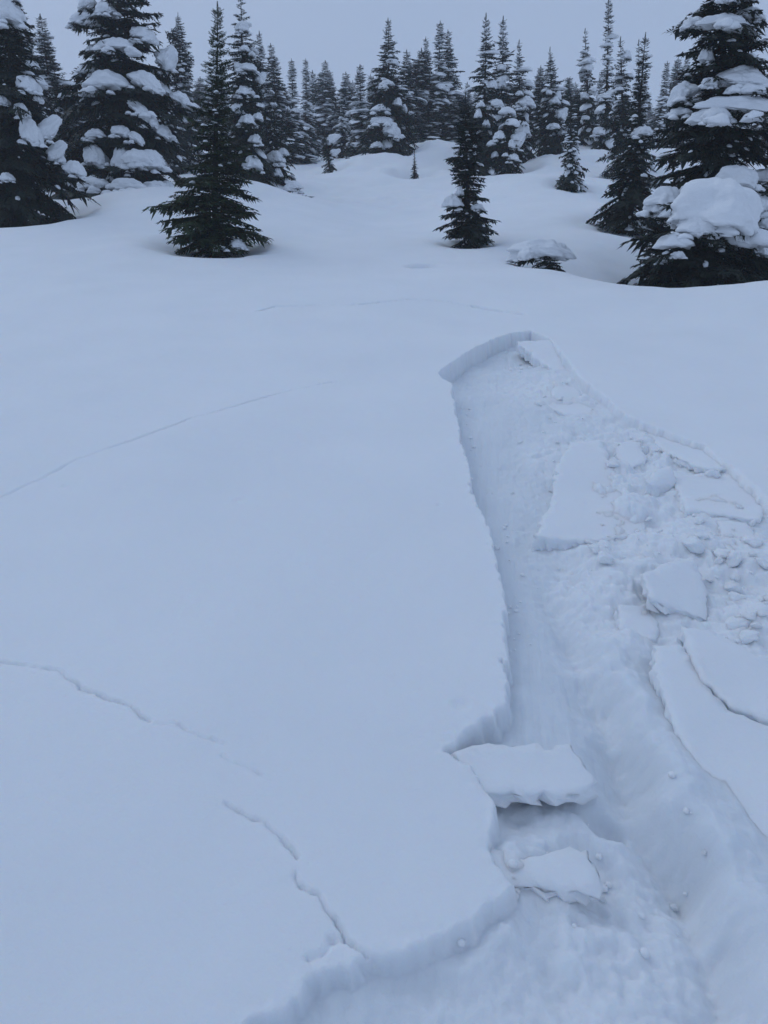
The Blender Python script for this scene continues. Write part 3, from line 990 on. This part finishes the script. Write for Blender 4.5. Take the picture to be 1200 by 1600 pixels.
# hollows round the near stems
for bx, Y, r_, d_, rim in ((330, 14.5, .9, .16, .05), (735, 15.3, .6, .10, .03), (895, 22, .6, .10, .03), (985, 17, 1.0, .18, .06), (1110, 11.4, .8, .10, .0),
                           (1150, 13.0, 1.6, .30, .0), (190, 22.5, 1.8, .25, .08), (25, 18, 1.5, .5, .1), (648, 29, .8, .35, .08), (515, 31, .7, .15, .04),
                           (470, 23.5, .7, .35, .0), (793, 28.5, 1.0, .25, .1), (607, 34, 1.3, .25, .12), (845, 13.2, .5, .10, .0),
                           (395, 25.5, 1.6, -.4, 0), (590, 32.5, 2.0, -.30, 0), (690, 34, 1.6, -.35, 0), (860, 30, 1.5, -.35, 0), (455, 31, 1.5, .45, 0), (940, 29.5, 1.6, -.35, 0),
                           (1005, 21, 1.4, .30, 0), (780, 24, 1.8, -.25, 0), (560, 25, 1.8, .25, 0)):
    TREE_WELLS.append((at(bx, 300, Y)[0], Y, r_, d_, rim))

build_ground()
build_slabs()

# ---- the near trees
tree('fir_tree', 'dark green young fir without snow pads standing alone on the left slope', 330, 336, 12, 14.5, 145, 'lone', 'fine', [(374, 384, 26, 18, 1.0), (345, 388, 22, 8, 1.05)], snow=0, dusting=150, snow_size=.12,
     boughs=[(236, 327), (255, 348), (262, 318), (406, 366), (398, 335), (388, 300), (274, 285), (268, 372)], mat=M_GREEN, seed=21, per=9, gaps=.28, droop=.16, whorl=.085, lift=R(5), sink=.12)
tree('fir_tree', 'slender dark fir in mid slope with one white pad on its left side', 735, 730, 150, 15.3, 80, 'waist', 'fine', [(709, 318, 32, 28, .8), (719, 302, 12, 14, .9), (748, 325, 18, 10)],
     dusting=50, snow_size=.12, boughs=[(778, 346), (688, 338), (764, 312), (695, 362), (694, 250)], seed=22, per=9, gaps=.38, droop=.28, whorl=.085, sink=.12)
tree('fir_tree', 'small thin dark fir alone on the right hand snowfield', 895, 890, 150, 22, 50, 'lone', 'mid', dusting=130, snow_size=.2, seed=23, per=12, gaps=.5, whorl=.10)
tree('fir_tree', 'bare dark fir with drooping lower boughs left of the tall laden fir', 988, 1012, 58, 17.0, 104, 'lone', 'fine', [(1006, 208, 26, 16), (1022, 288, 20, 14), (998, 353, 28, 18, 1.0)],
     dusting=110, snow_size=.16, boughs=[(948, 302), (953, 346), (950, 290), (1050, 290), (960, 270)], seed=24, per=9, gaps=.4, droop=.38, whorl=.10)
tree('fir_tree', 'tall broad fir at the right edge with thick snow on every tier', 1145, 1138, -260, 13.0, 250, 'fir', 'fine',
     [(1132, 37, 70, 24, .7), (1172, 28, 34, 20, .7), (1160, 130, 64, 34), (1168, 172, 130, 36, .9), (1064, 178, 40, 16, .5, 0, -.1), (1068, 150, 46, 28, .3, 0, -.55), (1108, 132, 24, 14), (1114, 184, 52, 22),
      (1150, 285, 64, 36, .9), (1196, 290, 60, 50, .8), (1104, 90, 22, 26, .4), (1082, 38, 30, 18, .2, 0, -.4), (1140, -4, 40, 18)],
     dusting=200, snow_size=.16, seed=25, per=10, gaps=.35, droop=.5, whorl=.15)
tree('snow_buried_fir', 'low fir under one huge dome of snow at the right crest', 1108, 1110, 300, 11.5, 170, 'bush', 'fine', dusting=30, snow_size=.16, boughs=[(1010, 432), (1016, 415), (1030, 442), (1195, 430)], seed=26, per=8, gaps=.4, droop=.55, whorl=.12,
     pads=[(1116, 342, 142, 92, .35), (1150, 372, 54, 50, .7), (1092, 362, 50, 40, .75), (1032, 408, 20, 14, .7), (1060, 400, 20, 12, .9), (1190, 395, 30, 22, .7)], cat='bush')
tree('snow_buried_fir', 'small snow capped fir crouching left of the huge snow dome', 1034, 1036, 322, 12.6, 72, 'bush', 'fine', dusting=10, snow_size=.14, seed=27, per=9, droop=.5, whorl=.08,
     pads=[(1040, 320, 62, 40, .4), (1020, 328, 32, 26, .5), (1072, 302, 26, 18, .3)], cat='bush')
tree('snow_buried_fir', 'snow capped fir bough at the right picture edge', 1185, 1188, 300, 12.2, 90, 'bush', 'fine', dusting=10, snow_size=.14, seed=28, per=9, droop=.5, whorl=.09,
     pads=[(1186, 328, 58, 38, .4), (1196, 352, 40, 30, .6)], cat='bush')
tree('fir_tree', 'massive dark fir with scattered heavy snow pads behind the left slope', 190, 176, -130, 22.5, 225, 'fir', 'fine',
     [(140, 10, 30, 20), (134, 32, 46, 22), (166, 18, 30, 24), (143, 78, 14, 12), (183, 73, 54, 22), (166, 134, 56, 30), (225, 58, 40, 20), (256, 98, 30, 40, .5, 0, .9), (136, 112, 28, 16),
      (226, 132, 44, 26, .9, 0, .4), (258, 142, 20, 18), (284, 160, 36, 22, .4, 0, .6), (218, 174, 40, 16, .9, 0, .6), (235, 190, 30, 18, .9, 0, .7), (254, 208, 30, 22, .8, 0, .4),
      (150, 213, 32, 16), (190, 208, 30, 16), (212, 218, 26, 14, .9, 0, .5), (150, 250, 34, 32), (192, 258, 30, 36), (215, 252, 50, 26), (238, 256, 40, 28), (172, 280, 14, 14), (262, 293, 20, 14), (100, 150, 16, 10), (148, 290, 50, 24, 1.02), (200, 294, 56, 20, 1.05), (246, 293, 40, 18, 1.0), (118, 292, 30, 18, .8)],
     dusting=260, snow_size=.2, seed=31, per=10, gaps=.32, droop=.6, whorl=.2, sink=.4)
tree('fir_tree', 'snow draped fir at the left picture edge with dark base', 12, 6, -110, 18, 190, 'fir', 'fine',
     [(12, 28, 44, 40), (44, 136, 34, 24), (60, 156, 14, 14), (34, 176, 22, 20), (48, 212, 30, 36), (70, 205, 24, 50, .7, 0, 1.0), (84, 240, 22, 40, .5, 0, 1.0), (93, 252, 18, 20), (115, 268, 30, 24, .4), (4, 160, 20, 14), (10, 280, 20, 14)],
     dusting=130, snow_size=.18, seed=32, per=10, gaps=.32, droop=.6, whorl=.17, sink=.35)
tree('fir_tree', 'tall slim fir with round white pads behind the young green fir', 388, 378, -14, 24.5, 92, 'column', 'fine',
     [(380, 45, 20, 20, 1.0), (383, 78, 16, 10), (388, 108, 30, 16), (405, 125, 14, 20, .7, 0, .9), (385, 146, 28, 18), (388, 190, 24, 20), (370, 172, 20, 14), (404, 184, 16, 14), (400, 220, 20, 18), (396, 260, 30, 22), (394, 86, 12, 10), (372, 105, 12, 10)],
     snow=10, dusting=40, snow_size=.18, seed=33, per=9, gaps=.25, droop=.5, whorl=.17)
tree('fir_tree', 'dark leaning fir with white lower pads beside the gully', 432, 425, 130, 25.5, 62, 'column', 'mid', [(430, 250, 26, 20), (420, 262, 16, 24), (434, 272, 16, 14), (442, 240, 16, 12)],
     snow=6, dusting=40, snow_size=.18, seed=34, per=9, gaps=.3, droop=.5, whorl=.16)
tree('small_fir', 'short leaning fir in the gully with a white slab on its right side', 517, 508, 200, 31, 30, 'column', 'mid', [(516, 218, 10, 26, .6, 0, 1.2), (520, 240, 10, 20, .6, 0, 1.2)], dusting=10, snow_size=.2, seed=35, per=9, gaps=.2, whorl=.12)
tree('small_fir', 'tip of a buried fir poking from a snow hollow', 647, 648, 236, 29, 20, 'fir', 'mid', dusting=3, snow_size=.12, seed=36, per=8, whorl=.06, sink=.0)
tree('small_fir', 'tiny dark fir at the foot of the gully trees', 542, 540, 222, 34, 14, 'column', 'mid', snow=3, snow_size=.14, seed=37, per=8, whorl=.12)
tree('fallen_bough', 'dark bough sticking out of the snow hollow at the gully mouth', 472, 500, 288, 23.5, 40, 'bush', 'fine', dusting=2, snow_size=.12, seed=38, per=8, whorl=.08, h_m=.42, lean=0.0, cat='bough',
     pads=[(458, 294, 26, 16, .3)])
tree('snow_capped_bush', 'low bush under a smooth white cap just left of the dip', 862, 863, 396, 13.2, 60, 'bush', 'fine', dusting=6, snow_size=.12, seed=39, per=9, droop=.6, whorl=.06, sink=.16,
     pads=[(848, 396, 86, 34, .2, 0, .06), (824, 400, 46, 28, .2, 0, -.1), (872, 397, 36, 26, .5, 0, .2)], cat='bush')
# ---- the middle row
tree('fir_tree', 'laden fir standing alone in the centre of the skyline', 607, 605, 33, 34, 92, 'fir', 'mid',
     [(606, 132, 22, 12), (595, 172, 24, 12), (597, 192, 36, 14), (612, 208, 30, 20, .9, 0, .3), (622, 162, 14, 16), (590, 228, 18, 10), (632, 172, 10, 14)],
     snow=26, dusting=70, snow_size=.20, seed=41, per=13, gaps=.25, droop=.5, whorl=.2)
tree('fir_tree', 'dark dense fir with curled tip right of the slender mid slope fir', 757, 757, 26, 29, 74, 'fir', 'mid', [(775, 165, 26, 14), (770, 135, 14, 14), (748, 180, 10, 14), (760, 196, 12, 12), (752, 165, 12, 8)], snow=10, dusting=130, snow_size=.18, seed=42, per=13, gaps=.25, whorl=.19)
tree('fir_tree', 'fir with bent top close behind the dark dense fir', 786, 785, 30, 31, 62, 'column', 'mid', [(784, 108, 14, 10), (783, 135, 16, 18)], snow=20, dusting=130, snow_size=.2, seed=43, per=12, gaps=.35, whorl=.2)
tree('fir_tree', 'short round fir plastered with snow in front of its taller neighbours', 793, 796, 150, 28.3, 60, 'fir', 'mid', [(781, 214, 18, 18), (806, 222, 18, 28, .8, 0, .8), (800, 228, 12, 14), (803, 248, 18, 14), (768, 226, 12, 10), (790, 243, 10, 8), (774, 243, 10, 10)],
     snow=12, dusting=30, snow_size=.18, seed=44, per=13, whorl=.17)
tree('fir_tree', 'pointed fir with a broad white pad at half height right of the bent top', 814, 811, 66, 30.5, 60, 'fir', 'mid', [(822, 164, 24, 18), (825, 134, 18, 12), (818, 205, 22, 26), (812, 148, 12, 8)], snow=18, dusting=130, snow_size=.18, seed=45, per=13, whorl=.18)
tree('fir_tree', 'dark cone shaped fir with pads below in the right middle', 860, 858, 77, 31, 66, 'fir', 'mid', [(872, 152, 10, 14), (867, 160, 14, 12), (866, 198, 20, 10), (876, 182, 16, 22, .8, 0, .7), (858, 146, 10, 8), (880, 208, 12, 12)], snow=16, dusting=130, snow_size=.18, seed=46, per=13, whorl=.18)
tree('fir_tree', 'tall very narrow fir rising above the right tree line', 945, 949, 0, 31, 56, 'spire', 'mid', [(948, 72, 16, 8), (945, 152, 20, 12), (938, 175, 14, 14), (936, 208, 20, 14), (955, 148, 14, 12)], snow=24, dusting=130, snow_size=.2, seed=47, per=12, whorl=.18, gaps=.4)
tree('fir_tree', 'thin ragged fir standing in the sky gap left of the tall narrow one', 915, 916, 48, 33, 46, 'column', 'mid', [(914, 152, 14, 10), (915, 186, 14, 8)], snow=18, dusting=40, snow_size=.2, seed=48, per=10, whorl=.2, gaps=.5)
tree('fir_tree', 'fir with a white knob near its crooked tip behind the bare dark fir', 974, 972, 62, 25, 60, 'column', 'mid', [(979, 90, 16, 14), (985, 120, 10, 8), (968, 140, 14, 8)], snow=14, dusting=50, snow_size=.2, seed=49, per=12, whorl=.2, gaps=.35)
tree('fir_tree', 'narrow crooked fir squeezed between the knobbed and the bare fir', 997, 996, 66, 26.5, 40, 'column', 'mid', snow=12, dusting=40, snow_size=.18, seed=50, per=11, whorl=.2, gaps=.35)
# ---- the far row, copied from a few built kinds
FK = [far_kind(71, 'fir', 1.15, 11, 60), far_kind(72, 'column', .85, 11, 60, .3), far_kind(73, 'spire', 1.1, 11, 55, .35), far_kind(74, 'fir', 1.3, 12, 75, .3), far_kind(75, 'column', .75, 10, 45, .45), far_kind(76, 'fir', 1.0, 11, 50, .35), far_kind(77, 'waist', .95, 10, 60, .5), far_kind(78, 'lone', 1.2, 10, 70, .45)]
FAR = [  # label, kind, px, top py, Y, width px
    ('slim fir left of the massive dark fir', 1, 92, 26, 30, 60), ('tall fir at the upper left corner behind the draped fir', 0, 42, -60, 26, 95),
    ('pointed fir between the massive fir and the young green fir', 1, 289, 24, 33, 38), ('fir just behind the young green fir, low in the gap', 3, 262, 120, 31, 60),
    ('grey fir close right of the tall slim padded fir', 1, 409, 52, 37, 48), ('greyish fir left of the gully, tip above the leaning fir', 0, 437, 70, 37, 56),
    ('fir with thin bare tip left above the gully', 2, 460, 95, 40, 50), ('fir with antenna like tip above the gully head', 2, 477, 94, 43, 46),
    ('hazy fir between the gully head and the twin firs', 5, 491, 112, 56, 44), ('left one of the hazy twin firs in the centre gap', 0, 507, 97, 47, 58),
    ('right one of the hazy twin firs in the centre gap', 1, 520, 113, 49, 40), ('narrow fir standing at the right of the gully head', 1, 541, 114, 46, 48),
    ('dark thin fir in front of the narrow gully fir', 2, 534, 138, 39, 34), ('fir with long tip left of the lone centre fir', 2, 567, 103, 37, 56),
    ('stubby fir tucked behind the left side of the centre fir', 3, 581, 122, 40, 46), ('faint distant fir seen right of the twin firs', 5, 556, 128, 64, 40),
    ('narrow fir close behind the right side of the centre fir', 1, 632, 80, 38, 46), ('fir left of the needle tipped fir', 5, 655, 78, 40, 50),
    ('fir half hidden between centre fir and needle tipped fir', 0, 667, 60, 43, 46), ('needle tipped fir, tallest of the cluster right of centre', 2, 681, 36, 40, 58),
    ('column fir at the right end of the cluster right of centre', 1, 702, 50, 42, 46), ('faint distant fir in the gap left of the dark dense fir', 5, 725, 130, 58, 36),
    ('laden fir behind the slender mid slope fir', 3, 716, 150, 37, 50), ('short fir between pointed and cone shaped firs', 5, 838, 105, 36, 46),
    ('fir with ragged shoulder right of the cone shaped fir', 3, 882, 122, 36, 50), ('low laden fir under the ragged thin fir', 3, 900, 140, 35, 56),
    ('small pointed fir between the thin ragged and tall narrow firs', 2, 931, 114, 40, 36), ('fir tip showing right of the bare dark fir', 2, 1024, 98, 42, 40),
    ('hazy twin topped fir left of the right edge giant', 5, 1046, 92, 47, 50), ('hazy fir peeping past the left side of the right giant', 0, 1058, 88, 50, 50),
    ('pale fir at the upper right picture edge', 0, 1194, 78, 46, 50), ('fir filling the gap behind the right edge giant', 3, 1085, 130, 34, 70),
    ('fir behind the left draped fir, low dark mass', 3, 118, 150, 34, 70), ('fir at left edge behind the draped fir', 0, 62, 40, 36, 70),
    ('dark fir low between slim padded fir and the green fir', 3, 352, 110, 30, 60), ('laden low fir at the gully left bank', 3, 455, 170, 36, 50),
    ('laden low fir at the gully right bank', 3, 560, 185, 42, 44), ('low laden fir below the needle tipped fir', 3, 668, 165, 37, 44),
    ('low laden fir left of the plastered round fir', 3, 752, 190, 34, 44), ('low laden fir at the foot of the tall narrow fir', 3, 960, 165, 34, 50),
]
for i, (lb, k, bx, ty, Y, w) in enumerate(FAR):
    far_tree('fir_tree', lb, FK[[k, k, 6, k, 7][i % 5] if k != 2 else k], bx, ty, Y, w, rot=i * 2.399, lean=R(((i * 37) % 5) - 2) * .8)
rr = random.Random(4)
for i in range(58):                       # the last row, pale in the haze, told apart by nothing
    bx = -20 + i * 21.8 + rr.uniform(-9, 9)
    Y = rr.uniform(60, 150)
    far_tree('fir_tree', 'faint far fir in the hazy last row of the forest', FK[rr.choice([0, 1, 2, 5, 3, 6, 7])], bx, rr.uniform(112, 165), Y, rr.uniform(34, 50), rot=rr.uniform(0, 6),
             lean=R(rr.uniform(-2, 2)), group='faint last row of firs')

# ---- the air: thin snowfall haze
def build_haze():
    lo = np.array([-185, -75, -16.0]); hi = np.array([185, 215, 46.0])
    c = [(x, y, z) for z in (lo[2], hi[2]) for y in (lo[1], hi[1]) for x in (lo[0], hi[0])]
    F = [(0, 2, 3, 1), (4, 5, 7, 6), (0, 1, 5, 4), (2, 6, 7, 3), (0, 4, 6, 2), (1, 3, 7, 5)]
    m = bpy.data.materials.new('haze'); m.use_nodes = True
    nt = m.node_tree; nt.nodes.clear()
    out = nt.nodes.new('ShaderNodeOutputMaterial'); v = nt.nodes.new('ShaderNodeVolumePrincipled')
    v.inputs['Color'].default_value = (0.95, 0.96, 0.98, 1)
    v.inputs['Density'].default_value = 0.0018
    nt.links.new(v.outputs[0], out.inputs['Volume'])
    o = link('haze', mesh_from('haze', c, F), m, smooth=False)
    tag(o, kind='stuff')
build_haze()
